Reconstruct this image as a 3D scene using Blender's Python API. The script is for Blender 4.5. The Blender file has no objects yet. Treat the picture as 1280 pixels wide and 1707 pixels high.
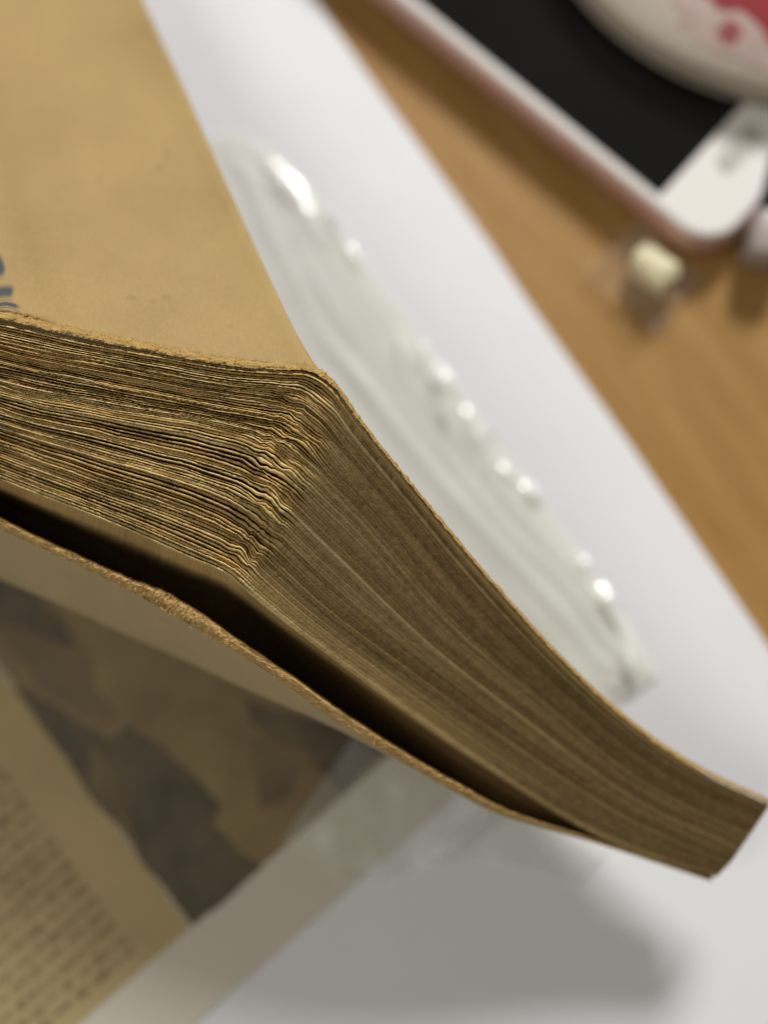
import bpy, bmesh, math, random
import numpy as np
from mathutils import Vector, Matrix

random.seed(7)
RNG = np.random.default_rng(11)
scn = bpy.context.scene
COL = scn.collection

# ------------------------------------------------------------------ camera
PITCH = 80.0                      # degrees the camera looks down
D0 = 0.22                         # metres to the table along the optical axis
F = 1859.0                        # focal length in photo pixels (1280 wide)
phi = math.radians(90 - PITCH)
CAM = np.array([0.0, 0.0, D0 * math.sin(math.radians(PITCH))])
R = np.array([[1, 0, 0], [0, math.cos(phi), -math.sin(phi)], [0, math.sin(phi), math.cos(phi)]])
cam_d = bpy.data.cameras.new('camera')
cam = bpy.data.objects.new('camera', cam_d)
COL.objects.link(cam)
cam.location = CAM
cam.rotation_euler = (phi, 0, 0)
cam_d.sensor_fit = 'HORIZONTAL'
cam_d.sensor_width = 24.0
cam_d.lens = 24.0 * F / 1280.0
cam_d.clip_start = 0.005
cam_d.clip_end = 50
cam_d.dof.use_dof = True
cam_d.dof.focus_distance = 0.1695
cam_d.dof.aperture_fstop = cam_d.lens / 11.0
cam_d.dof.aperture_blades = 0
scn.camera = cam

# ------------------------------------------------------------------ room light
w = bpy.data.worlds.new('World')
scn.world = w
w.use_nodes = True
bg = w.node_tree.nodes['Background']
bg.inputs[0].default_value = (1.0, 0.965, 0.88, 1)
bg.inputs[1].default_value = 0.13

def area(name, loc, target, size, power, color):
    l = bpy.data.lights.new(name, 'AREA')
    l.shape = 'DISK'; l.size = size; l.energy = power; l.color = color
    o = bpy.data.objects.new(name, l); COL.objects.link(o)
    o.location = loc
    o.rotation_euler = (Vector(target) - Vector(loc)).to_track_quat('-Z', 'Y').to_euler()
    return o
area('desk_lamp_light', (0.305, 0.964, 0.675), (0, 0.04, 0.04), 0.27, 15.2, (1.0, 0.985, 0.965))
area('fill_light', (-0.75, -0.25, 1.35), (0, 0.1, 0.04), 0.7, 6.8, (1.0, 0.95, 0.86))  # added fill from front left, lifts page face and shadows; no known source

scn.view_settings.view_transform = 'Standard'
scn.view_settings.look = 'None'
scn.view_settings.exposure = 0.0
scn.view_settings.gamma = 1.0
scn.cycles.max_bounces = 8
scn.cycles.transparent_max_bounces = 16
scn.cycles.use_denoising = True

# ------------------------------------------------------------------ helpers
def P(px, py, d):
    """points seen at photo pixel px,py at depth d (arrays allowed) -> world, n x 3"""
    px, py, d = np.broadcast_arrays(np.asarray(px, float), np.asarray(py, float), np.asarray(d, float))
    c = np.stack([(px - 640) / F * d, (853.5 - py) / F * d, -d], -1)
    return c @ R.T + CAM

def T(px, py, z=0.0):
    """where the sight line through a photo pixel meets the level z"""
    px, py, z = np.broadcast_arrays(np.asarray(px, float), np.asarray(py, float), np.asarray(z, float))
    r = np.stack([(px - 640) / F, (853.5 - py) / F, -np.ones_like(px)], -1) @ R.T
    t = (z - CAM[2]) / r[..., 2]
    return CAM + r * t[..., None]

class Noise:
    """smooth value noise on a lattice, 1-D or 2-D"""
    def __init__(self, seed, n=512, m=256):
        self.g = np.random.default_rng(seed).uniform(-1, 1, (n, m))
    def __call__(self, x, y=0.0):
        x, y = np.broadcast_arrays(np.asarray(x, float), np.asarray(y, float))
        n, m = self.g.shape
        xi, yi = np.floor(x).astype(int), np.floor(y).astype(int)
        fx, fy = x - xi, y - yi
        fx = fx * fx * (3 - 2 * fx); fy = fy * fy * (3 - 2 * fy)
        g = self.g
        a, b = g[xi % n, yi % m], g[(xi + 1) % n, yi % m]
        c, d = g[xi % n, (yi + 1) % m], g[(xi + 1) % n, (yi + 1) % m]
        return (a * (1 - fx) + b * fx) * (1 - fy) + (c * (1 - fx) + d * fx) * fy

def catmull(pts, s):
    """pts (n,k) at integer parameters, s array of parameters"""
    pts = np.asarray(pts, float)
    n = len(pts)
    s = np.clip(s, 0, n - 1 - 1e-9)
    i = np.floor(s).astype(int); t = (s - i)[:, None]
    g = lambda k: pts[np.clip(k, 0, n - 1)]
    p0, p1, p2, p3 = g(i - 1), g(i), g(i + 1), g(i + 2)
    return 0.5 * (2 * p1 + (p2 - p0) * t + (2 * p0 - 5 * p1 + 4 * p2 - p3) * t ** 2 + (3 * p1 - p0 - 3 * p2 + p3) * t ** 3)

def mesh_obj(name, verts, faces, material, parent=None, smooth=False, origin=None):
    verts = np.asarray(verts, float)
    if parent is not None:
        base = np.array(parent['base'])
    else:
        base = np.array(origin) if origin is not None else np.zeros(3)
    me = bpy.data.meshes.new(name)
    me.from_pydata((verts - base).tolist(), [], faces)
    me.materials.append(material)
    if smooth:
        me.polygons.foreach_set('use_smooth', [True] * len(me.polygons))
    me.update()
    o = bpy.data.objects.new(name, me)
    COL.objects.link(o)
    if parent is not None:
        o.parent = parent
        o['base'] = [float(x) for x in base]
    else:
        o.location = base
        o['base'] = [float(x) for x in base]
    return o

def grid_faces(nr, nc, off=0, flip=False, closed=False):
    f = []
    for r in range(nr - 1):
        for c in range(nc if closed else nc - 1):
            c2 = (c + 1) % nc
            q = (off + r * nc + c, off + r * nc + c2, off + (r + 1) * nc + c2, off + (r + 1) * nc + c)
            f.append(q[::-1] if flip else q)
    return f

def grid_obj(name, G, material, parent=None, smooth=True, flip=False, closed=False, origin=None):
    nr, nc, _ = G.shape
    return mesh_obj(name, G.reshape(-1, 3), grid_faces(nr, nc, 0, flip, closed), material, parent, smooth, origin)

def tag(o, label, cat, kind=None, group=None):
    o['label'] = label
    if cat: o['category'] = cat
    if kind: o['kind'] = kind
    if group: o['group'] = group
    return o

def empty(name, loc):
    o = bpy.data.objects.new(name, None)
    COL.objects.link(o)
    o.location = loc
    o.empty_display_size = 0.01
    o['base'] = [float(x) for x in loc]
    return o

def set_attr(o, name, vals):
    a = o.data.attributes.new(name, 'FLOAT', 'POINT')
    a.data.foreach_set('value', np.asarray(vals, np.float32).ravel())

# ------------------------------------------------------------------ materials
class NT:
    def __init__(self, name):
        self.m = bpy.data.materials.new(name); self.m.use_nodes = True
        self.t = self.m.node_tree; self.n = self.t.nodes; self.l = self.t.links
        self.b = self.n['Principled BSDF']
        self.out = self.n['Material Output']
    def node(self, kind, **kw):
        x = self.n.new(kind)
        for k, v in kw.items(): setattr(x, k, v)
        return x
    def link(self, a, b): self.l.new(a, b)
    def coords(self, scale=(1, 1, 1), rot=(0, 0, 0), kind='Object'):
        tc = self.node('ShaderNodeTexCoord'); mp = self.node('ShaderNodeMapping')
        mp.inputs['Scale'].default_value = scale; mp.inputs['Rotation'].default_value = rot
        self.link(tc.outputs[kind], mp.inputs['Vector'])
        return mp.outputs[0]
    def noise(self, vec, scale, detail=4, rough=0.55):
        x = self.node('ShaderNodeTexNoise')
        x.inputs['Scale'].default_value = scale; x.inputs['Detail'].default_value = detail
        x.inputs['Roughness'].default_value = rough
        if vec is not None: self.link(vec, x.inputs['Vector'])
        return x.outputs['Fac']
    def ramp(self, fac, stops):
        x = self.node('ShaderNodeValToRGB')
        e = x.color_ramp.elements
        while len(e) < len(stops): e.new(0.5)
        for k, (p, c) in enumerate(stops):
            e[k].position = p; e[k].color = (*c, 1) if len(c) == 3 else c
        self.link(fac, x.inputs[0])
        return x.outputs[0]
    def mix(self, fac, a, b, mode='MIX'):
        x = self.node('ShaderNodeMix', data_type='RGBA', blend_type=mode)
        for sock, v in ((x.inputs[0], fac), (x.inputs[6], a), (x.inputs[7], b)):
            if isinstance(v, (int, float)): sock.default_value = v
            elif isinstance(v, tuple): sock.default_value = (*v, 1)
            else: self.link(v, sock)
        return x.outputs[2]
    def math(self, op, a, b=0.0, clamp=False):
        x = self.node('ShaderNodeMath', operation=op, use_clamp=clamp)
        for sock, v in ((x.inputs[0], a), (x.inputs[1], b)):
            if isinstance(v, (int, float)): sock.default_value = v
            else: self.link(v, sock)
        return x.outputs[0]
    def bump(self, h, strength=0.3, dist=0.0005):
        x = self.node('ShaderNodeBump')
        x.inputs['Strength'].default_value = strength; x.inputs['Distance'].default_value = dist
        self.link(h, x.inputs['Height'])
        self.link(x.outputs[0], self.b.inputs['Normal'])
    def base(self, c):
        if isinstance(c, tuple): self.b.inputs['Base Color'].default_value = (*c, 1)
        else: self.link(c, self.b.inputs['Base Color'])
    def rough(self, v, spec=0.5):
        self.b.inputs['Roughness'].default_value = v
        self.b.inputs['Specular IOR Level'].default_value = spec

def simple(name, col, rough=0.6, spec=0.4, var=0.12, scale=300, metallic=0.0, bump=0.0):
    t = NT(name)
    f = t.noise(t.coords(), scale)
    t.base(t.ramp(f, [(0.3, tuple(c * (1 - var) for c in col)), (0.7, tuple(min(1, c * (1 + var)) for c in col))]))
    t.rough(rough, spec); t.b.inputs['Metallic'].default_value = metallic
    if bump: t.bump(f, bump, 0.0003)
    return t.m

def attr_fac(t, name):
    a = t.node('ShaderNodeAttribute'); a.attribute_name = name
    return a.outputs['Fac']

# page paper: yellowed, edges browned by grime and painted shade
def page_material():
    t = NT('yellowed_page_paper')
    co = t.coords()
    inf = t.node('ShaderNodeObjectInfo')
    rnd = inf.outputs['Random']
    col = t.ramp(rnd, [(0.0, (0.46, 0.29, 0.105)), (0.5, (0.60, 0.42, 0.165)), (0.9, (0.70, 0.52, 0.23)), (1.0, (0.74, 0.58, 0.30))])
    n1 = t.noise(co, 420, 5, 0.6)
    col = t.mix(t.math('MULTIPLY', t.ramp(n1, [(0.45, (0, 0, 0)), (0.7, (1, 1, 1))]), 0.25), col, (0.17, 0.095, 0.035))
    n2 = t.noise(co, 2300, 3, 0.7)
    col = t.mix(t.math('MULTIPLY', t.ramp(n2, [(0.5, (0, 0, 0)), (0.75, (1, 1, 1))]), 0.5), col, (0.62, 0.48, 0.25))
    # hand grime plus painted shade darkening the compact right part of the edges
    soil_shade = attr_fac(t, 'soil_shade')
    ns = t.noise(co, 900, 4, 0.65)
    g = t.math('MULTIPLY', soil_shade, t.math('ADD', 0.72, t.math('MULTIPLY', ns, 0.4)), True)
    gcol = t.ramp(rnd, [(0.0, (0.082, 0.052, 0.019)), (0.6, (0.125, 0.080, 0.030)), (1.0, (0.165, 0.110, 0.046))])
    gcol = t.mix(t.math('MULTIPLY', t.ramp(t.noise(co, 48, 3), [(0.45, (0, 0, 0)), (0.7, (1, 1, 1))]), 0.35), gcol, (0.115, 0.060, 0.028))
    gcol = t.mix(t.math('MULTIPLY', t.ramp(t.noise(co, 3200, 2, 0.6), [(0.5, (0, 0, 0)), (0.75, (1, 1, 1))]), 0.30), gcol, (0.26, 0.18, 0.085))
    col = t.mix(g, col, gcol)
    t.base(col)
    t.rough(0.85, 0.15)
    t.bump(t.noise(co, 2600, 4, 0.7), 0.5, 0.0003)
    return t.m

def kraft_material(name, c0, c1, fibre=(0.55, 0.36, 0.13)):
    t = NT(name)
    co = t.coords()
    col = t.ramp(t.noise(co, 38, 5, 0.6), [(0.3, c0), (0.7, c1)])
    sp = t.ramp(t.noise(co, 160, 3, 0.5), [(0.66, (0, 0, 0)), (0.76, (1, 1, 1))])
    col = t.mix(t.math('MULTIPLY', sp, 0.5), col, tuple(c * 0.55 for c in c0))
    bl = t.ramp(t.noise(co, 14, 4, 0.6), [(0.42, (0, 0, 0)), (0.62, (1, 1, 1))])
    col = t.mix(t.math('MULTIPLY', bl, 0.45), col, tuple(c * k_ for c, k_ in zip(c0, (0.84, 0.84, 0.80))))
    fi = t.ramp(t.noise(t.coords((1, 0.35, 1), (0, 0, 0.6)), 2500, 3, 0.7), [(0.45, (0, 0, 0)), (0.7, (1, 1, 1))])
    col = t.mix(t.math('MULTIPLY', fi, 0.22), col, fibre)
    t.base(col); t.rough(0.7, 0.25)
    t.bump(t.noise(co, 1800, 4, 0.65), 0.35, 0.0002)
    return t.m

def torn_material(name, lo, mid, hi):
    t = NT(name)
    co = t.coords((0.55, 2.0, 2.0), (0.1, 0, 0.5))
    n = t.noise(co, 1100, 6, 0.72)
    t.base(t.ramp(n, [(0.3, lo), (0.5, mid), (0.72, hi)]))
    t.rough(0.95, 0.08)
    t.bump(t.noise(co, 1900, 5, 0.75), 0.6, 0.0005)
    return t.m

M_PAGE = page_material()
M_COVER = kraft_material('kraft_front_cover', (0.325, 0.222, 0.090), (0.41, 0.29, 0.118))
M_TORN = torn_material('torn_kraft_edge', (0.26, 0.15, 0.045), (0.43, 0.28, 0.10), (0.58, 0.41, 0.17))
M_TORN_BACK = torn_material('torn_back_edge', (0.34, 0.205, 0.075), (0.49, 0.315, 0.12), (0.66, 0.465, 0.205))
M_BACK = kraft_material('faded_back_cover', (0.42, 0.325, 0.18), (0.48, 0.38, 0.22), (0.5, 0.42, 0.28))
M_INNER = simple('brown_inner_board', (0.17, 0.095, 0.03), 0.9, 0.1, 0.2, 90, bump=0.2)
M_INK = kraft_material('worn_blue_grey_ink', (0.325, 0.222, 0.090), (0.41, 0.29, 0.118))
def _ink():
    nt = M_INK.node_tree; b = nt.nodes['Principled BSDF']
    src = b.inputs['Base Color'].links[0].from_socket
    at = nt.nodes.new('ShaderNodeAttribute'); at.attribute_name = 'ink'
    mx = nt.nodes.new('ShaderNodeMix'); mx.data_type = 'RGBA'
    nt.links.new(at.outputs['Fac'], mx.inputs[0]); nt.links.new(src, mx.inputs[6])
    mx.inputs[7].default_value = (0.060, 0.066, 0.072, 1)
    nt.links.new(mx.outputs[2], b.inputs['Base Color'])
_ink()

def wood():
    a = T(520, 0); b = T(1280, 1090)
    ang = math.atan2(b[1] - a[1], b[0] - a[0])
    t = NT('oak_table_wood')
    tc = t.node('ShaderNodeTexCoord')
    m1 = t.node('ShaderNodeMapping'); m1.inputs['Rotation'].default_value = (0, 0, -ang)
    m2 = t.node('ShaderNodeMapping'); m2.inputs['Scale'].default_value = (1.0, 9.0, 1)
    t.link(tc.outputs['Object'], m1.inputs[0]); t.link(m1.outputs[0], m2.inputs[0])
    v = m2.outputs[0]
    n = t.noise(v, 22, 6, 0.6)
    col = t.ramp(n, [(0.25, (0.285, 0.148, 0.038)), (0.5, (0.335, 0.183, 0.051)), (0.78, (0.385, 0.225, 0.072))])
    f = t.noise(v, 160, 3, 0.6)
    col = t.mix(t.math('MULTIPLY', t.ramp(f, [(0.55, (0, 0, 0)), (0.72, (1, 1, 1))]), 0.35), col, (0.16, 0.07, 0.02))
    t.base(col); t.rough(0.5, 0.3); t.bump(f, 0.1, 0.0003)
    return t.m
M_WOOD = wood()
M_WHITE = simple('white_sheet_paper', (0.76, 0.765, 0.785), 0.75, 0.3, 0.012, 60, bump=0.02)

def film(name, tint, alpha, rough=0.12, scale=60, milky=False, fold_glint=False):
    t = NT(name)
    tr = t.node('ShaderNodeBsdfTransparent'); tr.inputs[0].default_value = (0.99, 0.995, 0.985, 1)
    t.b.inputs['Base Color'].default_value = (*tint, 1)
    t.rough(rough, 0.5)
    mx = t.node('ShaderNodeMixShader')
    n = t.noise(t.coords(), scale, 3)
    fac = t.math('ADD', alpha - 0.06, t.math('MULTIPLY', n, 0.12), True)
    if fold_glint: fac = t.math('ADD', fac, t.math('MULTIPLY', attr_fac(t, 'fold_glint'), 0.75), True)  # milkier crease, a highlight painted into the film's opacity
    tl = t.node('ShaderNodeBsdfTranslucent'); tl.inputs[0].default_value = (*tint, 1)
    m0 = t.node('ShaderNodeMixShader'); m0.inputs[0].default_value = 0.1 if milky else 0.5
    t.link(t.b.outputs[0], m0.inputs[1]); t.link(tl.outputs[0], m0.inputs[2])
    t.link(fac, mx.inputs[0]); t.link(tr.outputs[0], mx.inputs[1]); t.link(m0.outputs[0], mx.inputs[2])
    gl = t.node('ShaderNodeBsdfGlossy'); gl.inputs['Roughness'].default_value = rough
    fr = t.node('ShaderNodeLayerWeight'); fr.inputs['Blend'].default_value = 0.5
    fz = t.math('ADD', 0.045, t.math('MULTIPLY', t.math('POWER', fr.outputs['Facing'], 4.0), 0.5), True)
    m2 = t.node('ShaderNodeMixShader')
    t.link(fz, m2.inputs[0]); t.link(mx.outputs[0], m2.inputs[1]); t.link(gl.outputs[0], m2.inputs[2])
    t.link(m2.outputs[0], t.out.inputs[0])
    return t.m
M_FILM = film('milky_plastic_film', (0.92, 0.93, 0.86), 0.84, 0.16, milky=True)
M_WRAP = film('clear_wrapper_film', (0.9, 0.86, 0.86), 0.13, 0.16, 300)

M_MAG = simple('cream_magazine_paper', (0.60, 0.56, 0.465), 0.6, 0.3, 0.03, 40)
M_MAG_TINT = simple('yellowed_column_paper', (0.44, 0.335, 0.165), 0.6, 0.3, 0.12, 45)
M_PHOTO = simple('sepia_photo_print', (0.215, 0.155, 0.066), 0.5, 0.3, 0.28, 55)
M_PHOTO_DARK = simple('dark_photo_print', (0.095, 0.072, 0.036), 0.5, 0.3, 0.45, 90)
M_PHOTO_MID = simple('mid_photo_print', (0.155, 0.112, 0.047), 0.5, 0.3, 0.3, 70)
M_TEXT = simple('grey_brown_text_ink', (0.29, 0.205, 0.105), 0.6, 0.2, 0.3, 300)

# ------------------------------------------------------------------ table, sheet, magazine
tb = bpy.data.objects
G = np.array([[[x, y, z] for x in (-1.6, 1.6)] for (y, z) in ((-1.2, -0.03), (-1.2, -0.002), (-1.198, 0), (1.6, 0), (1.602, -0.002), (1.602, -0.03))])
table = grid_obj('table', G, M_WOOD, smooth=False, flip=False)
tag(table, 'brown oak wood tabletop carrying the paper and the phone', 'table', kind='thing')

def flat(name, pts, z, thick, material, parent=None, bevel=0.0):
    """a flat polygon with a real thickness; pts world xy anticlockwise or clockwise"""
    pts = np.asarray(pts)[:, :2]
    a = sum(pts[i][0] * pts[(i + 1) % len(pts)][1] - pts[(i + 1) % len(pts)][0] * pts[i][1] for i in range(len(pts)))
    if a < 0: pts = pts[::-1]
    n = len(pts)
    v = [(*p, z + thick) for p in pts] + [(*p, z) for p in pts]
    f = [tuple(range(n)), tuple(range(2 * n - 1, n - 1, -1))] + [(i, n + i, n + (i + 1) % n, (i + 1) % n) for i in range(n)]
    o = mesh_obj(name, v, f, material, parent, origin=(*pts.mean(0), z) if parent is None else None)
    return o

# white sheet: right edge runs from (520,0) to (1280,1090) in the picture
e0, e1 = T(522, 0, 0.0002)[:2], T(1282, 1090, 0.0002)[:2]
ed = (e1 - e0) / np.linalg.norm(e1 - e0); en = np.array([ed[1], -ed[0]])   # en points right of the edge
if en[0] < 0: en = -en
# very slightly bowed edge, cut with many points
nb = Noise(5)
tt = np.linspace(-0.16, 0.55, 60)
edge = [e0 + ed * t + en * (0.0016 * math.sin((t + 0.03) * 12) * 0.6 + 0.0003 * nb(t * 60)) for t in tt]
paper = flat('paper_sheet', edge + [edge[-1] - en * 0.42, edge[0] - en * 0.42], 0.0001, 0.0004, M_WHITE)
tag(paper, 'large plain white paper sheet lying on the wood under the book', 'paper')
PZ = 0.0006

# magazine page, lower left, lying on the sheet
mz = 0.0012
c_in = T(320, 1545, mz)[:2]; c_tr = T(652, 1258, mz)[:2]; c_bl = T(0, 1110, mz)[:2]
du = (c_tr - c_in) / np.linalg.norm(c_tr - c_in)          # along the page's right edge, away
dv = (c_bl - c_in) / np.linalg.norm(c_bl - c_in)          # along the photo's lower edge
m_r = T(640, 1432, mz)[:2]
off = np.dot(m_r - c_in, np.array([du[1], -du[0]])); nrm = np.array([du[1], -du[0]]) * np.sign(off)
off = abs(off)
mg = empty('magazine_page', (*c_in, 0.0007))
tag(mg, 'open printed page with sepia photo and vertical text in the shadow beneath the book', 'magazine')
def q(u, v): return c_in + du * u + dv * v
side = nrm * off
A0 = c_in + side
flat('sheet', [A0 - du * 0.12, A0 + du * 0.0565, A0 + du * 0.0565 - side * 14, A0 - du * 0.12 - side * 14], 0.0007, 0.0004, M_MAG, mg)
flat('text_column', [q(-0.12, 0.0), q(-0.0004, 0.0), q(-0.0004, 0.16), q(-0.12, 0.16)], 0.0011, 0.00012, M_MAG_TINT, mg)
ph = flat('photo_print', [q(0, 0), (*c_tr,), c_tr + dv * 0.13, q(0, 0.13)], 0.0011, 0.00016, M_PHOTO, mg)
def patch(pts, name, material, dz, parent=ph, seed=0):
    """printed shape given by its outline, with a wavering border"""
    pts = np.array([T(x, y, 0.00126 + dz)[:2] for x, y in pts])
    out = []
    nn = Noise(40 + seed)
    for i in range(len(pts)):
        a, b = pts[i], pts[(i + 1) % len(pts)]
        k = 6
        for j in range(k):
            t = j / k
            out.append(a + (b - a) * t + np.array([nn(i * 3.1 + t * 4, 1), nn(i * 3.1 + t * 4, 7)]) * 0.0004)
    flat(name, out, 0.00126, dz, material, parent)
z4 = lambda L: [(x / 2, 950 + y / 2) for x, y in L]
patch(z4([(-200, -40), (0, 10), (110, 45), (200, 140), (290, 260), (320, 390), (400, 500), (330, 520), (150, 400), (0, 230), (-200, 60)]), 'print_shape', M_PHOTO_MID, 0.00008, seed=1)
patch(z4([(-200, 0), (0, 40), (110, 75), (190, 160), (270, 270), (200, 250), (90, 200), (0, 190), (-200, 100)]), 'print_shape', M_PHOTO_DARK, 0.00014, seed=6)
patch(z4([(430, 520), (540, 600), (640, 680), (735, 780), (705, 845), (800, 945), (876, 990), (652, 1186), (480, 975), (300, 738), (130, 510), (45, 385), (150, 440), (290, 520), (370, 570)]), 'print_shape', M_PHOTO_DARK, 0.00010, seed=2)
patch(z4([(818, 430), (1290, 560), (1276, 612), (1150, 745), (1060, 680), (1020, 600), (900, 570), (835, 500)]), 'print_shape', M_PHOTO_DARK, 0.00010, seed=3)
patch(z4([(300, 560), (400, 700), (440, 860), (470, 950), (300, 730)]), 'print_shape', M_PHOTO_MID, 0.00018, seed=4)
patch(z4([(840, 560), (1000, 600), (980, 760), (860, 800)]), 'print_shape', M_PHOTO_MID, 0.00009, seed=5)
# blurred lines of text: short printed strokes
rr = random.Random(3)
tv, tf = [], []
k = 0
row = 0
for row in range(26):
    v0 = 0.004 + row * 0.0028 + rr.uniform(-0.0002, 0.0002)
    u1 = -0.0103 - rr.uniform(0, 0.0006)
    u = u1
    while u > -0.085:
        L = rr.choice([0.0012, 0.0018, 0.0024, 0.003, 0.0044]); g = rr.uniform(0.0001, 0.0009)
        hh = rr.uniform(0.0008, 0.0019)
        vj = rr.uniform(-0.0002, 0.0002)
        # each stroke cluster as three thin bars, like a line of print
        for s in range(3):
            a = v0 + vj - hh / 2 + s * hh / 3
            b = a + hh / 3 * rr.uniform(0.5, 0.9)
            ua, ub = u - L * rr.uniform(0, 0.15), u - L * rr.uniform(0.85, 1)
            for (uu, vv) in ((ua, a), (ub, a), (ub, b), (ua, b)):
                p = q(uu, vv); tv.append((p[0], p[1], 0.00132))
            tf.append((k, k + 1, k + 2, k + 3)); k += 4
        u -= L + g
tx = mesh_obj('text_lines', tv, tf, M_TEXT, mg)
tx['kind'] = 'stuff'

# ------------------------------------------------------------------ book
N_S = 620
# parameter along the page edge: denser round the bend
def s_samples():
    a = np.linspace(-0.0, 4.0, 240, endpoint=False)
    b = np.linspace(4.0, 8.6, 250, endpoint=False)
    c = np.linspace(8.6, 13.0, 170)
    return np.concatenate([a, b, c])
S = s_samples()
G0 = [(-330, 470), (0, 537), (130, 566), (260, 590), (380, 611), (468, 617), (516, 622), (557, 648), (601, 708), (680, 806), (820, 975), (980, 1147), (1130, 1267), (1281, 1341)]
G1 = [(-330, 545), (0, 640), (130, 667), (260, 692), (380, 715), (440, 732), (485, 756), (515, 780), (545, 812), (610, 878), (745, 1035), (900, 1168), (1070, 1304), (1246, 1394)]
G2 = [(-330, 610), (0, 735), (130, 778), (240, 815), (340, 850), (392, 876), (424, 896), (447, 916), (474, 942), (550, 1012), (690, 1117), (850, 1232), (1040, 1356), (1216, 1437)]
G3 = [(-330, 665), (0, 800), (130, 851), (225, 890), (318, 932), (358, 948), (384, 962), (400, 976), (424, 998), (500, 1058), (640, 1162), (800, 1275), (1000, 1397), (1191, 1462)]
DEP = [0.158, 0.170, 0.1695, 0.1695, 0.1693, 0.169, 0.1683, 0.168, 0.1687, 0.1703, 0.1745, 0.179, 0.183, 0.1865]
GV = [0.0, 0.43, 0.78, 1.0]
CUR = [catmull(np.array([(x, y, d + 0.0025 * gv) for (x, y), d in zip(g, DEP)]), S) for g, gv in zip((G0, G1, G2, G3), GV)]
HID = np.array([(0, 0, 0), (-14, 12, 0.005), (-30, 22, 0.010), (-46, 30, 0.015), (-60, 38, 0.019), (-74, 44, 0.023), (-86, 48, 0.026), (-95, 50, 0.029)])
SPN = np.array([(0, 0, 0), (-90, -36, 0.003), (-181, -71, 0.006), (-281, -111, 0.010), (-381, -191, 0.0135), (-461, -241, 0.0165), (-520, -290, 0.018), (-581, -341, 0.0195)])
def right_run(r):
    """how far row r of the hidden part of a sheet lies behind its visible edge, for every S"""
    wr = np.clip((S - 7.4) / 5.6, 0, 1)[:, None]
    return HID[r] * (1 - wr) + SPN[r] * wr
nA, nB, nC, nD, nE = Noise(1), Noise(2), Noise(3), Noise(4), Noise(8)
LEFT = 1 / (1 + np.exp((S - 7.2) * 3.2))                  # 1 on the loose left part, 0 on the compact right part
RIDGE = np.exp(-(np.where(S < 6.3, (S - 6.3) / 1.5, (S - 6.3) / 0.95)) ** 2)
ARC = np.concatenate([[0], np.cumsum(np.linalg.norm(np.diff(CUR[1][:, :2], axis=0), axis=1))])   # pixels along the middle guide

def surf(v):
    """page-edge curve at height v (array over S or scalar): n x 3 of px, py, depth"""
    v = np.broadcast_to(np.asarray(v, float), S.shape)
    out = np.zeros((len(S), 3))
    # quadratic-ish blend through the four guides (piecewise linear smoothed)
    for k in range(3):
        a, b = GV[k], GV[k + 1]
        m = (v >= a) & (v <= b) if k == 0 else (v > a) & (v <= b)
        if k == 2: m = v > a
        if k == 0: m = m | (v < a)
        t = ((v - a) / (b - a))[:, None]
        out = np.where(m[:, None], CUR[k] * (1 - t) + CUR[k + 1] * t, out)
    inside = np.sin(np.pi * np.clip(v, 0, 1)) ** 0.6
    # waves shared by neighbouring pages
    dy = (2.2 * nA(ARC / 130, v * 7) + 1.3 * nB(ARC / 42, v * 16)) * LEFT * inside
    # crumpled zone along the bend
    kx = ARC / 24 + 0.9 * nE(ARC / 60, v * 5)
    dy2 = RIDGE * inside * (5.5 * nC(kx * 0.7 + v * 5, v * 11) + 2.4 * nD(kx * 1.5 + v * 9, v * 17) + 3.6 * nA(kx * 1.1 + 30, v * 37) + 1.6 * nB(kx * 2.9, v * 43))
    step = RIDGE * inside * 2.6 * np.sin(ARC / 14 + v * 31 + 4.0 * nE(v * 13, ARC / 35))
    step = step * np.clip(1.6 * nE(v * 9 + 40, 9 + ARC / 60) + 0.2, 0, 1)
    out[:, 1] += dy + dy2 + step
    out[:, 0] += RIDGE * inside * 6 * nB(v * 12, 50) - dy2 * 0.35
    # face relief: the crumpled pages bulge and sink
    out[:, 2] += RIDGE * inside * (0.0013 * nE(kx * 0.6, v * 12) + 0.0006 * nB(kx * 1.4, v * 25) - 0.0006) + 0.0004 * nB(ARC / 150, v * 9) * inside * LEFT
    return out

B0 = [(-330, 690), (0, 866), (140, 932), (220, 968), (290, 996), (340, 1028), (400, 1070), (480, 1124), (580, 1196), (690, 1264), (770, 1310), (850, 1352), (1000, 1402), (1186, 1466)]
B1 = [(-330, 708), (0, 884), (130, 946), (210, 986), (280, 1024), (335, 1058), (390, 1090), (465, 1140), (570, 1212), (680, 1280), (762, 1326), (845, 1364), (1000, 1409), (1186, 1470)]
BD = [0.158, 0.1715, 0.171, 0.1707, 0.1704, 0.1704, 0.1706, 0.171, 0.173, 0.1755, 0.178, 0.1805, 0.185, 0.190]
ub = catmull(np.array([(x, y, d) for (x, y), d in zip(B0, BD)]), S)
near_ = np.clip((12.6 - S) / 7.5, 0, 1); near_ = 0.1 + 0.9 * near_ * near_ * (3 - 2 * near_)
LINING_END = ub + np.stack([-6 * near_, 4 * near_, 0.036 * near_], -1)
N_PAGES = 72
thick = RNG.lognormal(0, 0.3, N_PAGES)
gap = RNG.lognormal(-0.45, 0.5, N_PAGES)
big = RNG.random(N_PAGES) < 0.2
gap[big] *= 2.2
prot = np.clip(RNG.normal(0, 1, N_PAGES), -2.2, 1.15)
pitch = thick + gap
cum = np.concatenate([[0], np.cumsum(pitch)]) / pitch.sum()
frac_left = thick / pitch
book_loc = P(530, 760, 0.185)
book = empty('old_book', book_loc)
tag(book, 'worn old thick book with kraft cover, bent corner and yellowed ragged page edges', 'book')

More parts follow.
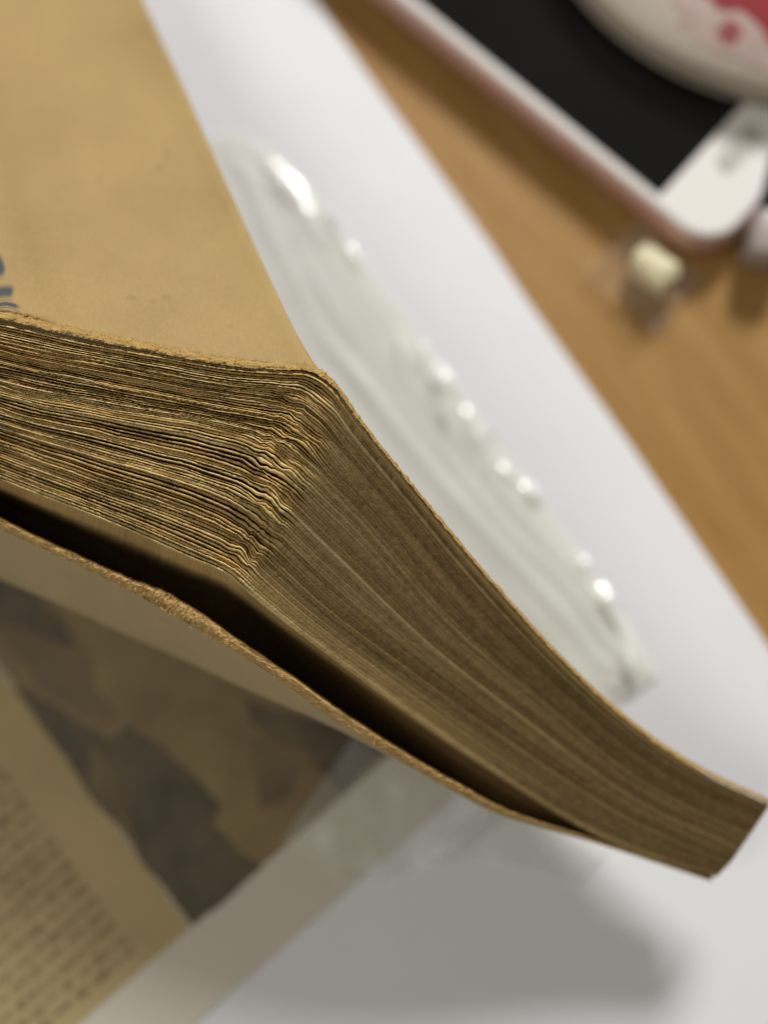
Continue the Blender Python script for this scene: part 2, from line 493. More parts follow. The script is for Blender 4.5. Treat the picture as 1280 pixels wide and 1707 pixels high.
def to_world(a):
    return P(a[..., 0], a[..., 1], a[..., 2])

W_LEFT = LEFT
for k in range(N_PAGES):
    va, vb = cum[k], cum[k + 1]
    f = frac_left[k]
    wob = 0.13 * nA(ARC / 70 + k * 13.7, k * 0.9) + 0.10 * nD(ARC / 16 + k * 5.1, k * 1.3)
    fl = np.clip(f + wob, 0.25, 0.93)
    fr = 0.945 + 0.04 * nB(ARC / 60 + k * 7.7, 2)
    fr = np.where(prot[k] > 0.6, fr, fr)
    frac = fl * LEFT + fr * (1 - LEFT)
    frac = frac + (0.95 - frac) * RIDGE * 0.35
    vt = va + (vb - va) * (0.5 - frac / 2)
    vB = va + (vb - va) * (0.5 + frac / 2)
    top, bot = surf(vt), surf(vB)
    fine = 0.00007 * nC(ARC / 4.2 + k * 31, k * 0.77) + 0.00004 * nD(ARC / 1.7 + k * 17, k)
    pr = (0.00024 * prot[k] + 0.00024 * nA(ARC / 55 + k * 9.3, 5 + k * 1.7)) * (0.07 + 0.93 * LEFT) * (1 + 0.8 * RIDGE) \
        + fine * (0.35 + 0.65 * LEFT)
    if k in (0, N_PAGES - 1): pr = pr * 0.4
    jit = RNG.uniform(-5, 2.0) * np.clip((S - 12.55) / 0.45, 0, 1) ** 1.5
    for e_ in (top, bot):
        e_[:, 0] += jit * 0.92; e_[:, 1] += jit * 0.40
    mid = (top + bot) / 2
    rag_t = (0.35 + 0.65 * LEFT) * 0.45 * nB(ARC / 3.1 + k * 11, k * 2.1)
    rag_b = (0.35 + 0.65 * LEFT) * 0.45 * nA(ARC / 2.7 + k * 23, k * 1.1)
    top[:, 1] += rag_t; bot[:, 1] += rag_b
    top[:, 2] -= pr; bot[:, 2] -= pr
    m1 = mid.copy(); m1[:, 2] -= pr + (0.00012 + 0.00010 * RIDGE) * (0.18 + 0.82 * LEFT)
    m1[:, 1] += 0.4 * nD(ARC / 5 + k * 3, k)
    # the sheet runs back into the book
    vm = (va + vb) / 2
    tuck = np.array([1 - 0.85 * vm, 1 - 0.85 * vm, 1.0])
    back = np.stack([-14 + 0 * S, -12 + 24 * vm + 0 * S, np.full_like(S, 0.020)], -1) * LEFT[:, None] + right_run(3) * tuck * (1 - LEFT[:, None])
    tb_, bb_ = surf(np.full_like(S, va - 0.2 * (vb - va))) + back, surf(np.full_like(S, vb + 0.2 * (vb - va))) + back
    if k == N_PAGES - 1:
        # last leaf: its underside shows below the block, curling down into the dark
        wide = np.interp(S, [0, 1, 3, 5, 7, 9, 11, 12], [30, 32, 36, 34, 24, 13, 5, 2])
        near = near_
        b1_ = bot + np.stack([-3 * near, wide * 0.45, 0.005 * near], -1)
        bb_ = bot + np.stack([-8 * near, wide, 0.026 * near], -1)
        hid = LINING_END
        rows = [b1_ + np.array([0, -5, 0.0002]), top, m1, bot, b1_, bb_, hid]
    else:
        rows = [tb_, top, m1, bot, bb_]
    Gp = to_world(np.stack(rows, 0))
    o = grid_obj('page', Gp, M_PAGE, book, smooth=False, flip=True)
    vm_ = (va + vb) / 2
    edge_soil_shade = np.zeros((len(rows), len(S)))
    base_s = (1 - LEFT) * (0.98 + 0.06 * nB(ARC / 90, k * 0.35) - (0.18 if k % 13 == 5 else 0.0) - 0.38 * np.clip((vm_ - 0.84) / 0.08, 0, 1) * np.clip((11.6 - S) / 1.5, 0, 1) - 0.5 * (vm_ < 0.05)) + 0.30 * LEFT * np.clip(1.8 * nA(ARC / 110, k * 0.16) + 0.9 * nC(ARC / 25, k * 0.5) - 0.35, 0, 1)
    edge_soil_shade[:] = np.clip(base_s, 0, 1)  # right face: grime and painted shade together; left: stains only
    set_attr(o, 'soil_shade', edge_soil_shade)

# front cover ------------------------------------------------------------
th = np.interp(S, [0, 1, 2.5, 4, 5.5, 6.4, 7.2, 8.5, 10, 13], [12, 13, 15, 14, 11, 10, 8, 5, 5, 7])
low = surf(np.zeros_like(S)); low[:, 1] -= 1.6 + 1.2 * nA(ARC / 60, 77) * LEFT + np.interp(S, [0, 1.2, 2.6, 3.6, 13], [3, 3.5, 2.0, 0, 0])
nrm_px = np.gradient(CUR[0][:, :2], axis=0); nrm_px /= np.linalg.norm(nrm_px, axis=1)[:, None]
npx = np.stack([nrm_px[:, 1], -nrm_px[:, 0]], -1)                    # picture-up side of the edge
hi = low.copy(); hi[:, :2] += npx * (th + 1.4 * nD(ARC / 6, 31) + 1.0 * nB(ARC / 2.3, 12))[:, None]
hi[:, 2] += 0.0012
low[:, 2] -= 0.0004; low[:, 1] += 0.7 * nC(ARC / 3.0, 3)
edge_rows = []
for t in np.linspace(0, 1, 6):
    rw = low * (1 - t) + hi * t
    rw[:, 2] -= 0.0006 * math.sin(math.pi * min(1, t * 0.9 + 0.08)) + 0.00022 * nC(ARC / 5, 60 + t * 9) + 0.00016 * nD(ARC / 2, 20 + t * 17)
    edge_rows.append(rw)
edge_rows = np.stack(edge_rows, 0)
# cover plane: goes away from the camera to beyond the top of the picture
CF = np.array([(522, 610, 0.1702), (483, 533, 0.1752), (432, 423, 0.1825), (372, 291, 0.1915), (310, 150, 0.2015), (240, 0, 0.2115), (186, -122, 0.2165), (140, -230, 0.2205)])
CF3 = P(CF[:, 0], CF[:, 1], CF[:, 2])
vec = CF3 - CF3[0]
hid_px = np.array([(0, 0, 0), (-14, 12, 0.005), (-30, 22, 0.012), (-46, 30, 0.019), (-60, 38, 0.025), (-74, 44, 0.030), (-86, 48, 0.034), (-95, 50, 0.037)])
def smooth_rows(a, n=21):
    k = np.hanning(n + 2)[1:-1]; k /= k.sum()
    p = np.pad(a, ((n // 2, n // 2), (0, 0)), mode='edge')
    p[:n // 2] = 2 * a[0] - a[1:n // 2 + 1][::-1]; p[-(n // 2):] = 2 * a[-1] - a[-n // 2:-1][::-1]
    return np.stack([np.convolve(p[:, c], k, 'valid') for c in range(a.shape[1])], -1)
hi_s = smooth_rows(hi, 61)
hi3 = to_world(hi_s)
rows3 = []
turn = np.clip((S - 6.02) / 0.55, 0, 1); turn = turn * turn * (3 - 2 * turn)
nw = Noise(71)
for r in range(len(CF)):
    a = hi3 + vec[r]
    h = hi_s + right_run(r)
    b = to_world(h)
    rw = a * (1 - turn)[:, None] + b * turn[:, None]
    rw[:, 2] += 0.0005 * nw(ARC / 160, r * 0.8) * min(1, r) * (1 - turn)
    rows3.append(rw)
rows3.insert(0, to_world(hi))
rows3.insert(2, rows3[1] * 0.88 + rows3[2] * 0.12)
rows3[1] = rows3[1] * 0.985 + rows3[3] * 0.015
rows3 = np.stack(rows3, 0)
# board has thickness: underside a little below, joined at the far edge
under = rows3[1:].copy(); under[..., 2] -= 0.0012
fc = grid_obj('front_cover', rows3, M_COVER, book, smooth=True)
fe = grid_obj('torn_edge', to_world(edge_rows), M_TORN, fc, smooth=False)
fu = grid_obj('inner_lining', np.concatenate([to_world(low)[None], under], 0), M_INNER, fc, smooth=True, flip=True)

# lettering printed at the left of the cover, placed on the cover plane
from mathutils.bvhtree import BVHTree
cover_tree = BVHTree.FromPolygons([Vector(v.co) + Vector(fc['base']) for v in fc.data.vertices], [tuple(p.vertices) for p in fc.data.polygons])
def on_cover(px, py):
    d = Vector(P(px, py, 1.0) - CAM).normalized()
    hit = cover_tree.ray_cast(Vector(CAM), d)
    if hit[0] is None: return None
    n = hit[1] if hit[1].dot(d) < 0 else -hit[1]
    return np.array(hit[0] + n * 0.00006)
def ink_stroke(pts, wpx, name='cover_lettering'):
    """a worn printed stroke whose ink thins out to its border"""
    v, f, ink = [], [], []
    pts = catmull(np.array(pts, float), np.linspace(0, len(pts) - 1, 24))
    tg = np.gradient(pts, axis=0); tg /= np.linalg.norm(tg, axis=1)[:, None]
    nn_ = np.stack([tg[:, 1], -tg[:, 0]], -1)
    for i, p in enumerate(pts):
        end = min(1, i / 5, (23 - i) / 5)
        for c in (-1.0, -0.55, -0.2, 0.2, 0.55, 1.0):
            x = p + nn_[i] * wpx * 0.9 * c
            hit = on_cover(x[0], x[1])
            if hit is None: hit = v[-1] if v else P(x[0], x[1], 0.169)
            v.append(hit); ink.append(end * max(0, 1 - abs(c)) ** 0.8 * 1.3)
    o = mesh_obj(name, v, grid_faces(24, 6), M_INK, fc, smooth=True)
    set_attr(o, 'ink', ink)
    return o
ink_stroke([(-60, 380), (-25, 400), (-6, 428), (2, 450), (-10, 462)], 10)
ink_stroke([(-50, 492), (-20, 490), (10, 486), (24, 488)], 15)
ink_stroke([(-30, 524), (0, 508), (18, 508), (34, 514)], 6)

# stains on the cover are in its material; loose fibres along the torn edges
def fibres(name, rows, parent, material, n, seed, smin, smax, length=0.0011):
    r = np.random.default_rng(seed)
    idx = np.where((S > smin) & (S < smax))[0]
    v, f = [], []
    R3 = to_world(rows)
    for k in range(n):
        i = int(r.choice(idx[2:-2])); j = r.integers(0, rows.shape[0])
        p = R3[j, i]
        tang = R3[j, i + 1] - R3[j, i - 1]; tang /= np.linalg.norm(tang)
        view = CAM - p; view /= np.linalg.norm(view)
        up = np.cross(view, tang); 
        if up[2] < 0: up = -up
        d = tang * r.normal(0, 1) + up * r.normal(0.1, 0.45) + view * abs(r.normal(0, 0.4))
        d /= np.linalg.norm(d)
        L = length * r.uniform(0.3, 1.0); wd = 0.000035 * r.uniform(0.7, 1.5)
        curl = np.cross(d, view) * r.normal(0, 0.35) * L
        sidev = np.cross(d, view); sidev /= max(1e-9, np.linalg.norm(sidev))
        b0 = len(v)
        for t in (0, 0.35, 0.7, 1.0):
            c = p + d * L * t + curl * t * t + view * 0.00005
            ww = wd * (1 - 0.7 * t)
            v.append(c + sidev * ww); v.append(c - sidev * ww)
        for q_ in range(3):
            f.append((b0 + 2 * q_, b0 + 2 * q_ + 1, b0 + 2 * q_ + 3, b0 + 2 * q_ + 2))
    o = mesh_obj(name, v, f, material, parent)
    o['kind'] = 'stuff'
    return o
M_FIBRE = simple('loose_kraft_fibre', (0.52, 0.34, 0.13), 0.9, 0.1, 0.4, 900)
fibres('torn_fibre', edge_rows, fc, M_FIBRE, 260, 5, 0.8, 11.5, 0.0007)

# back cover ---------------------------------------------------------------
STRIP = [(-330, 815), (0, 963), (120, 1015), (200, 1052), (268, 1082), (320, 1105), (372, 1130), (450, 1165), (552, 1210), (672, 1272), (758, 1320), (842, 1362), (1000, 1408), (1186, 1470)]
lb = catmull(np.array([(x, y, d + 0.0006) for (x, y), d in zip(B1, BD)]), S)
lb[:, :2] = ub[:, :2] + 0.82 * (lb[:, :2] - ub[:, :2])
st = catmull(np.array([(x, y, d + dd) for (x, y), d, dd in zip(STRIP, BD, [0.014, 0.014, 0.0135, 0.013, 0.012, 0.011, 0.010, 0.008, 0.006, 0.004, 0.003, 0.0025, 0.002, 0.002])]), S)
torn_w = np.interp(S, [0, 1, 3, 3.8, 4.6, 6, 9, 13], [0.5, 0.6, 1.3, 2.4, 1.8, 1.3, 0.9, 0.3])
ub0 = ub.copy()
ub[:, 1] += torn_w * (1.0 * nD(ARC / 23, 91) + 0.5 * nA(ARC / 9, 17) + 0.35 * nB(ARC / 2.6, 44))
lb[:, 1] += torn_w * (1.5 * nC(ARC / 26, 15) + 0.7 * nE(ARC / 8, 5) + 0.5 * nA(ARC / 2.8, 64)) + np.interp(S, [3.0, 3.9, 5.0], [0, 3.5, 0])
rows_b = []
for t in np.linspace(0, 1, 6):
    rw = ub * (1 - t) + lb * t
    rw[:, 2] -= 0.00022 * math.sin(math.pi * t) * np.clip(torn_w, 0.4, 1.5) + torn_w * (0.00012 * nC(ARC / 14, 5 + t * 4) + 0.00010 * nD(ARC / 3, 9 + t * 21))
    rows_b.append(rw)
rows_b = np.stack(rows_b, 0)
# outer face of the back cover, curling under
lb_s = smooth_rows(lb, 41)
outer = []
for t in (0, 0.06, 0.2, 0.36, 0.52, 0.68, 0.84, 1.0):
    rw = (lb if t == 0 else lb_s) * (1 - t) + st * t
    rw[:, 2] -= 0.0004 * math.sin(math.pi * t)
    outer.append(rw)
for dy, dd in ((3, 0.004), (1, 0.009), (-6, 0.016), (-16, 0.026)):
    rw = st + np.stack([0 * S, dy * near_, dd * near_], -1)
    outer.append(rw)
outer = np.stack(outer, 0)
bc = grid_obj('back_cover', to_world(outer), M_BACK, book, smooth=True, flip=True)
be = grid_obj('torn_edge', to_world(rows_b), M_TORN_BACK, bc, smooth=False, flip=True)
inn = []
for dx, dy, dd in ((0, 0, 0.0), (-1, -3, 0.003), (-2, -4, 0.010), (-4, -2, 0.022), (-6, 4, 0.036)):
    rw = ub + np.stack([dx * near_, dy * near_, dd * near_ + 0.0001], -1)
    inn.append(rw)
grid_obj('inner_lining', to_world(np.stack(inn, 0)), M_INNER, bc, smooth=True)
fibres('torn_fibre', rows_b, bc, M_FIBRE, 220, 9, 0.8, 11.0, 0.0008)

# spine end: narrow strip that closes the block at its bound end
i_e = len(S) - 1
vv = np.linspace(0, 1, 16)
spt = np.array([[np.interp(v, GV, [c[i_e, k] for c in CUR]) for k in range(3)] for v in vv])
sp = []
for (dx, dy, dd) in ((-4, -3, 0.0006), (0, 0, 0.0002), (2, 1.5, 0.0004), (1, 0, 0.003), (-90, -38, 0.004), (-181, -75, 0.007), (-281, -115, 0.011), (-461, -245, 0.0175), (-581, -345, 0.0205)):
    r_ = spt + np.array([dx, dy, dd]); sp.append(r_)
grid_obj('spine', to_world(np.stack(sp, 0)), M_COVER, book, smooth=True)

# ------------------------------------------------------------------ plastic film on the sheet
nf, nf2 = Noise(21), Noise(22)
ts = np.linspace(0, 1, 150)
ws = np.linspace(0, 1, 80)
RB = catmull(np.array([(390, 215), (478, 272), (572, 392), (640, 480), (722, 590), (800, 690), (880, 800), (960, 915), (1030, 1010), (1098, 1130)]), np.linspace(0, 9, 150))
LB = catmull(np.array([(150, 300), (230, 420), (300, 560), (360, 700), (430, 800), (520, 900), (600, 1000), (680, 1080), (760, 1160), (930, 1240)]), np.linspace(0, 9, 150))
film_px = LB[:, None, :] * (1 - ws)[None, :, None] + RB[:, None, :] * ws[None, :, None]
film_px[..., 0] += 3 * nf(ts * 14, 3)[:, None] * ws[None, :]
base = T(film_px[..., 0], film_px[..., 1], PZ)
X, Y = film_px[..., 0], film_px[..., 1]
h = 0.0005 + 0.00012 * nf(X / 60, Y / 60) + 0.00010 * (nf2((X - 0.69 * Y) / 26, (X * 0.69 + Y) / 420))
rb = np.random.default_rng(17)
for kq in range(15):
    tq = rb.uniform(0.12, 0.97); ii = int(tq * 149); wq = 1 - abs(rb.normal(0, 0.05)) - 0.05
    bx, by = LB[ii] * (1 - wq) + RB[ii] * wq
    an = rb.uniform(-1.2, 0.6); lx_, ly_ = rb.uniform(4, 9), rb.uniform(16, 40)
    aa = (math.cos(an) * (X - bx) + math.sin(an) * (Y - by)) / lx_; bb = (-math.sin(an) * (X - bx) + math.cos(an) * (Y - by)) / ly_
    h = h + 0.00085 * rb.uniform(0.3, 1.1) * np.exp(-(aa * aa + bb * bb))
ridge = catmull(np.array([(395, 300), (440, 405), (505, 540), (580, 645), (700, 795), (830, 945), (965, 1090), (1000, 1130)]), np.linspace(0, 7, 160))
dd2 = np.full(X.shape, 1e9); sgn = np.zeros(X.shape); al = np.zeros(X.shape)
for i in range(159):
    ax, ay = ridge[i]; tx_, ty_ = ridge[i + 1] - ridge[i]
    q2 = (X - ax) ** 2 + (Y - ay) ** 2
    m_ = q2 < dd2
    dd2 = np.where(m_, q2, dd2); sgn = np.where(m_, np.sign(tx_ * (Y - ay) - ty_ * (X - ax)), sgn); al = np.where(m_, i / 159, al)
dist = np.sqrt(dd2) * sgn                     # negative towards the right of the fold
for (o_, sw, hh) in ((-22, 13, 0.55), (-52, 9, 0.28), (-84, 16, 0.35)):
    h = h + 0.001 * hh * np.exp(-((dist - o_ - 7 * nf2(al * 9, o_)) / sw) ** 2) * (0.55 + 0.45 * nf(al * 7, o_ + 90))
fade = np.clip((1 - ws) / 0.08, 0, 1)[None, :] * np.clip(ts / 0.16, 0, 1)[:, None] * np.clip((1 - ts) / 0.03, 0, 1)[:, None]
h = np.clip(h, 0.00015, None) * (0.25 + 0.75 * fade)
for (bx, by, lx, ly, ang, hh) in ((560, 376, 13, 30, -0.45, 1.9), (592, 430, 9, 18, -0.3, 1.0), (465, 312, 22, 12, 0.5, 0.5), (741, 636, 22, 26, 0.0, 2.2), (742, 690, 10, 24, 0.1, 1.1),
                                  (821, 716, 12, 13, 0, 1.3), (890, 825, 14, 15, 0, 1.6), (975, 942, 12, 18, -0.3, 1.3), (1013, 998, 20, 20, -0.6, 2.1), (1046, 1110, 13, 34, -0.1, 1.8), (480, 330, 14, 20, -0.6, 0.45), (705, 590, 10, 30, 0.3, 0.9)):
    c, s_ = math.cos(ang), math.sin(ang)
    dx, dy = X - bx, Y - by
    a, b = (c * dx + s_ * dy) / lx, (-s_ * dx + c * dy) / ly
    h = h + (0.00072 if hh > 1.9 else 0.00105) * hh * np.exp(-(a * a + b * b))
base[..., 2] = PZ + 0.0001 + h
fl = grid_obj('plastic_film', base, M_FILM, None, smooth=True, flip=False, origin=(*T(750, 750)[:2], PZ))
tag(fl, 'milky crinkled plastic film with shiny blisters lying on the white paper along the book', 'plastic film')

# second flap of clear film below the book, with one raised crease
fx = np.array([(590, 1230), (690, 1290), (800, 1320), (905, 1360), (1020, 1420)])
L2 = catmull(fx, np.linspace(0, 4, 60)); R2 = catmull(np.array([(470, 1400), (600, 1470), (735, 1440), (840, 1440), (960, 1480)]), np.linspace(0, 4, 60))
w2 = np.linspace(0, 1, 44)
p2 = L2[:, None, :] * (1 - w2)[None, :, None] + R2[:, None, :] * w2[None, :, None]
b2 = T(p2[..., 0], p2[..., 1], 0.0014)
dxx, dyy = p2[..., 0] - 790, p2[..., 1] - 1380
along = (dxx * 0.8 - dyy * 0.6); across = (dxx * 0.6 + dyy * 0.8)
b2[..., 2] = 0.0016 + 0.0003 * nf(p2[..., 0] / 40, p2[..., 1] / 40) + 0.0024 * np.exp(-(across / 11) ** 2) * np.exp(-(along / 62) ** 4)
M_FILM2 = film('thin_clear_film', (0.92, 0.95, 0.92), 0.2, 0.38, fold_glint=True)
f2 = grid_obj('plastic_flap', b2, M_FILM2, None, smooth=True, flip=False, origin=(*T(780, 1390)[:2], 0.0014))
set_attr(f2, 'fold_glint', np.exp(-(across / 13) ** 2) * np.exp(-(along / 60) ** 4))  # mask of the painted bright streak along the crease
tag(f2, 'thin clear plastic flap with one raised crease in the shade below the book', 'plastic film')

# ------------------------------------------------------------------ phone
PH = 0.0080
M_ROSE = simple('rose_gold_metal', (0.58, 0.36, 0.30), 0.42, 0.5, 0.05, 200, metallic=0.4)
M_BEZEL = simple('white_glass_bezel', (0.80, 0.77, 0.74), 0.12, 0.5, 0.015, 80)
M_SCREEN = simple('black_screen_glass', (0.006, 0.006, 0.006), 0.08, 0.5, 0.1, 80)
M_KEY = simple('grey_home_key', (0.46, 0.43, 0.38), 0.35, 0.5, 0.05, 200)
la, lb_ = T(686, 0, PH)[:2], T(1089, 354, PH)[:2]
pu = (la - lb_) / np.linalg.norm(la - lb_)               # up the phone
bd_ = (T(1280, 319, PH) - T(1222, 393, PH))[:2]; bd_ /= np.linalg.norm(bd_); pq = np.array([-bd_[1], bd_[0]]); pq = pq * np.sign(np.dot(pq, pu))
pu = pu * 0.6 + pq * 0.4; pu /= np.linalg.norm(pu)
pv = np.array([pu[1], -pu[0]])                            # across the phone
if pv[0] < 0: pv = -pv
b1 = T(1222, 400, PH)[:2]
corner = lb_ + pu * np.dot(b1 - lb_, pu)
PW, PL = 0.068, 0.165
phone = empty('phone', (*(corner + pv * PW / 2 + pu * PL / 2), PZ))
tag(phone, 'rose gold phone with white bezel and black screen lying under the china lid', 'phone')
def rrect(u0, v0, u1, v1, r, n=10):
    out = []
    for (cu, cv, a0) in ((u1 - r, v1 - r, 0), (u0 + r, v1 - r, 90), (u0 + r, v0 + r, 180), (u1 - r, v0 + r, 270)):
        for i in range(n + 1):
            a = math.radians(a0 + 90 * i / n)
            out.append((cu + r * math.cos(a), cv + r * math.sin(a)))
    return out
def ring_stack(layers, name, material, parent, cap=True, smooth=True):
    """layers: list of (outline list in u,v ; z)"""
    v, f = [], []
    n = len(layers[0][0])
    for pts, z in layers:
        for (a, b) in pts:
            p = corner + pu * a + pv * b
            v.append((p[0], p[1], z))
    for k in range(len(layers) - 1):
        for i in range(n):
            f.append((k * n + i, k * n + (i + 1) % n, (k + 1) * n + (i + 1) % n, (k + 1) * n + i))
    if cap:
        f.append(tuple(range((len(layers) - 1) * n, len(layers) * n)))
        f.append(tuple(range(n - 1, -1, -1)))
    o = mesh_obj(name, v, f, material, parent)
    bm = bmesh.new(); bm.from_mesh(o.data); bmesh.ops.recalc_face_normals(bm, faces=bm.faces); bm.to_mesh(o.data); bm.free()
    if smooth:
        o.data.polygons.foreach_set('use_smooth', [len(p.vertices) == 4 for p in o.data.polygons])
    return o
lay = []
for t in np.linspace(0, 1, 9):
    ins = 0.0016 * (1 - math.sin(math.pi * min(max(t, 0.0), 1.0)) ** 0.5)
    lay.append((rrect(ins, ins, PL - ins, PW - ins, 0.0095 - ins), 0.0006 + (PH - 0.0010) * t))
ring_stack(lay, 'metal_body', M_ROSE, phone)
zt = 0.0006 + PH - 0.0010
g0 = [(rrect(0.0012, 0.0012, PL - 0.0012, PW - 0.0012, 0.0083), zt + 0.0001), (rrect(0.0014, 0.0014, PL - 0.0014, PW - 0.0014, 0.0081), zt + 0.0005), (rrect(0.0022, 0.0022, PL - 0.0022, PW - 0.0022, 0.0073), zt + 0.0008)]
ring_stack(g0, 'glass_bezel', M_BEZEL, phone)
sc0 = T(1099, 326, zt + 0.0008)[:2]
su, sv = np.dot(sc0 - corner, pu), np.dot(sc0 - corner, pv)
g1 = [(rrect(su, sv, PL - 0.012, PW - sv, 0.0004, 3), zt + 0.0008), (rrect(su, sv, PL - 0.012, PW - sv, 0.0004, 3), zt + 0.00092)]
ring_stack(g1, 'screen', M_SCREEN, phone, smooth=False)
kc = T(1232, 247, zt + 0.0008)[:2]
ku, kv = np.dot(kc - corner, pu), np.dot(kc - corner, pv)
g2 = [(rrect(ku - 0.0021, kv - 0.0058, ku + 0.0021, kv + 0.0058, 0.0020), zt + 0.0008), (rrect(ku - 0.0020, kv - 0.0057, ku + 0.0020, kv + 0.0057, 0.0019), zt + 0.0011)]
ring_stack(g2, 'home_key', M_KEY, phone)
PTOP = zt + 0.00095

# ------------------------------------------------------------------ round lid on the phone
ZB = PTOP + 0.005
cp = np.array([T(x, y, ZB)[:2] for x, y in ((978, -4), (1052, 58), (1131, 112), (1216, 147), (1285, 163))])
Am = np.c_[2 * cp, np.ones(len(cp))]; sol = np.linalg.lstsq(Am, (cp ** 2).sum(1), rcond=None)[0]
cc = sol[:2]; cr = math.sqrt(sol[2] + (cc ** 2).sum())
print('LID centre', cc, 'radius', cr)
M_CUP = simple('cream_glazed_china', (0.43, 0.375, 0.31), 0.4, 0.35, 0.05, 60)
M_RED = simple('red_glaze_print', (0.26, 0.015, 0.02), 0.3, 0.5, 0.2, 200)
M_SPOT = simple('faded_red_print', (0.27, 0.075, 0.075), 0.3, 0.5, 0.2, 200)
M_PINK = simple('pink_glaze_print', (0.43, 0.32, 0.29), 0.3, 0.5, 0.1, 150)
lid = empty('china_lid', (*cc, PTOP))
tag(lid, 'round cream china lid with red flower print resting on the dark phone screen', 'lid')
prof = [(0.0, 0.0010), (0.90, 0.0003), (0.955, 0.0008), (0.99, 0.0025), (1.0, 0.005), (0.985, 0.0068), (0.94, 0.0080), (0.85, 0.0090), (0.7, 0.0100), (0.5, 0.0108), (0.25, 0.0112), (0.0, 0.0114)]
def dome(rf):
    zz = [p[1] for p in prof[4:]][::-1]; rr_ = [p[0] for p in prof[4:]][::-1]
    return np.interp(rf, rr_, zz)
NA = 128
ps = catmull(np.array(prof), np.linspace(0, len(prof) - 1, 90))
ang = np.linspace(0, 2 * math.pi, NA, endpoint=False)
Gc = np.stack([np.stack([cc[0] + max(r, 0.0002) * cr * np.cos(ang), cc[1] + max(r, 0.0002) * cr * np.sin(ang), np.full(NA, PTOP + z)], -1) for r, z in ps], 0)
grid_obj('china_body', Gc, M_CUP, lid, smooth=True, closed=True)
def lid_print(px, py, wx, wy, material, seed, rot=0.0, name='red_print', dz=0.0003):
    """a printed petal lying on the lid's dome"""
    c0 = T(px, py, PTOP + 0.009)[:2]
    n = Noise(seed); v, f = [], []
    NR, NQ = 6, 32
    for i in range(NR):
        for j in range(NQ):
            th_ = 2 * math.pi * j / NQ
            rr_ = (i / (NR - 1)) * (1 + 0.3 * n(4 * math.cos(th_) + 9, 4 * math.sin(th_) + 9))
            a_, b_ = rr_ * math.cos(th_) * wx, rr_ * math.sin(th_) * wy
            x = c0[0] + a_ * math.cos(rot) - b_ * math.sin(rot); y = c0[1] + a_ * math.sin(rot) + b_ * math.cos(rot)
            rf = min(0.97, math.hypot(x - cc[0], y - cc[1]) / cr)
            v.append((x, y, PTOP + dome(rf) + dz))
    mesh_obj(name, v, grid_faces(NR, NQ, 0, False, True), material, lid, smooth=True)
lid_print(1217, 54, 0.0024, 0.0022, M_SPOT, 3)
lid_print(1290, 10, 0.0140, 0.0066, M_RED, 4, -0.55)
lid_print(1215, -6, 0.0060, 0.0030, M_RED, 5, -0.5)
lid_print(1268, 74, 0.0110, 0.0048, M_PINK, 6, -0.5, 'pink_print', 0.00022)
lid_print(1190, 32, 0.0085, 0.0052, M_PINK, 7, -0.7, 'pink_print', 0.00018)

# ------------------------------------------------------------------ candy in clear wrapper by the phone corner
cd = T(1092, 448, 0.004)
candy = empty('wrapped_candy', (cd[0], cd[1], 0.0))
tag(candy, 'small pale yellow candy in clear crumpled wrapper beside the phone corner', 'candy')
M_CANDY = simple('pale_yellow_candy', (0.80, 0.73, 0.46), 0.45, 0.4, 0.08, 400)
def lump(name, c, r3, rotz, seed, material, parent, amp=0.15, box=0.6, nu=20, nv=28):
    n = Noise(seed)
    V = np.zeros((nu, nv, 3))
    for i in range(nu):
        a = math.pi * i / (nu - 1)
        for j in range(nv):
            b = 2 * math.pi * j / nv
            d = np.array([math.sin(a) * math.cos(b), math.sin(a) * math.sin(b), math.cos(a)])
            d = np.sign(d) * np.abs(d) ** box
            k = 1 + amp * n(d[0] * 2 + 9, d[1] * 2 + d[2] * 3 + 5)
            p = d * np.array(r3) * k
            V[i, j] = (p[0] * math.cos(rotz) - p[1] * math.sin(rotz) + c[0], p[0] * math.sin(rotz) + p[1] * math.cos(rotz) + c[1], p[2] + c[2])
    return grid_obj(name, V, material, parent, smooth=True, flip=True, closed=True)
lump('candy_piece', (cd[0], cd[1], 0.0036), (0.0048, 0.0032, 0.0032), -0.75, 3, M_CANDY, candy, 0.12)
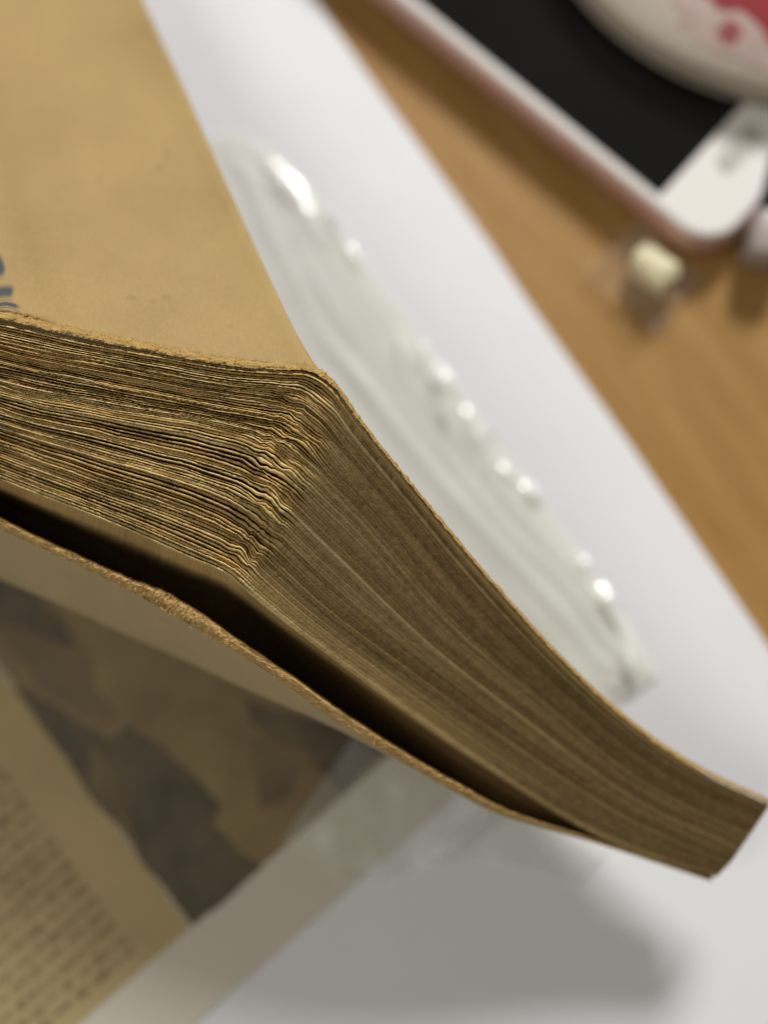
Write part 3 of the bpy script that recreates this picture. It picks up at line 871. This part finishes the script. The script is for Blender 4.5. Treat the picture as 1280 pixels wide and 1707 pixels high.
# wrapper: crumpled sheet draped over and around the piece
nw1 = Noise(55); nu_ = 46
gx = np.linspace(-0.0080, 0.0080, nu_)
Wp = np.zeros((nu_, nu_, 3))
for i, a in enumerate(gx):
    for j, b in enumerate(gx):
        ca, sa = math.cos(-0.75), math.sin(-0.75)
        x, y = a * 1.15 - 0.001, b * 0.95 - 0.001
        hgt = 0.0074 * math.exp(-((a / 0.0055) ** 4 + (b / 0.0040) ** 4)) + 0.0008 + 0.0022 * abs(nw1(a * 420, b * 420)) + 0.0010 * abs(nw1(a * 900 + 40, b * 900))
        r_edge = 1 + 0.15 * nw1(math.atan2(b, a) * 2 + 20, 3)
        Wp[i, j] = (cd[0] + (x * ca - y * sa) * r_edge, cd[1] + (x * sa + y * ca) * r_edge, hgt)
grid_obj('clear_wrapper', Wp, M_WRAP, candy, smooth=False)

# ------------------------------------------------------------------ grey item at the right edge beyond the phone
gc = T(1292, 375, 0.006)
M_DARK = simple('black_rubber', (0.012, 0.011, 0.010), 0.5, 0.4, 0.2, 200)
M_GREY = simple('pinkish_grey_plastic', (0.36, 0.31, 0.29), 0.4, 0.5, 0.08, 200)
plug = empty('cable_plug', (gc[0], gc[1], 0.0))
tag(plug, 'grey and black cable plug at the far right beside the phone end', 'plug')
def capsule(name, p0, p1, r, material, parent, sq=0.7):
    p0, p1 = np.array(p0), np.array(p1)
    d = (p1 - p0) / np.linalg.norm(p1 - p0); s1 = np.cross(d, [0, 0, 1]); s1 /= np.linalg.norm(s1); s2 = np.cross(s1, d)
    Vv = []
    L = np.linalg.norm(p1 - p0)
    for t, k in ((0, 0.02), (0.0, 0.7), (0.04, 0.92), (0.12, 1.0), (0.88, 1.0), (0.96, 0.92), (1.0, 0.7), (1.0, 0.02)):
        Vv.append([p0 + d * L * t + r * k * (s1 * np.sign(math.cos(a)) * abs(math.cos(a)) ** sq + s2 * np.sign(math.sin(a)) * abs(math.sin(a)) ** sq) for a in np.linspace(0, 2 * math.pi, 24, endpoint=False)])
    return grid_obj(name, np.array(Vv), material, parent, smooth=True, closed=True)
ga, gb, gd = T(1272, 440, 0.005), T(1288, 362, 0.005), T(1312, 270, 0.005)
capsule('plug_shell', ga, gb, 0.0046, M_GREY, plug)
capsule('rubber_sleeve', gb + (gd - gb) * 0.02, gd, 0.0049, M_DARK, plug)
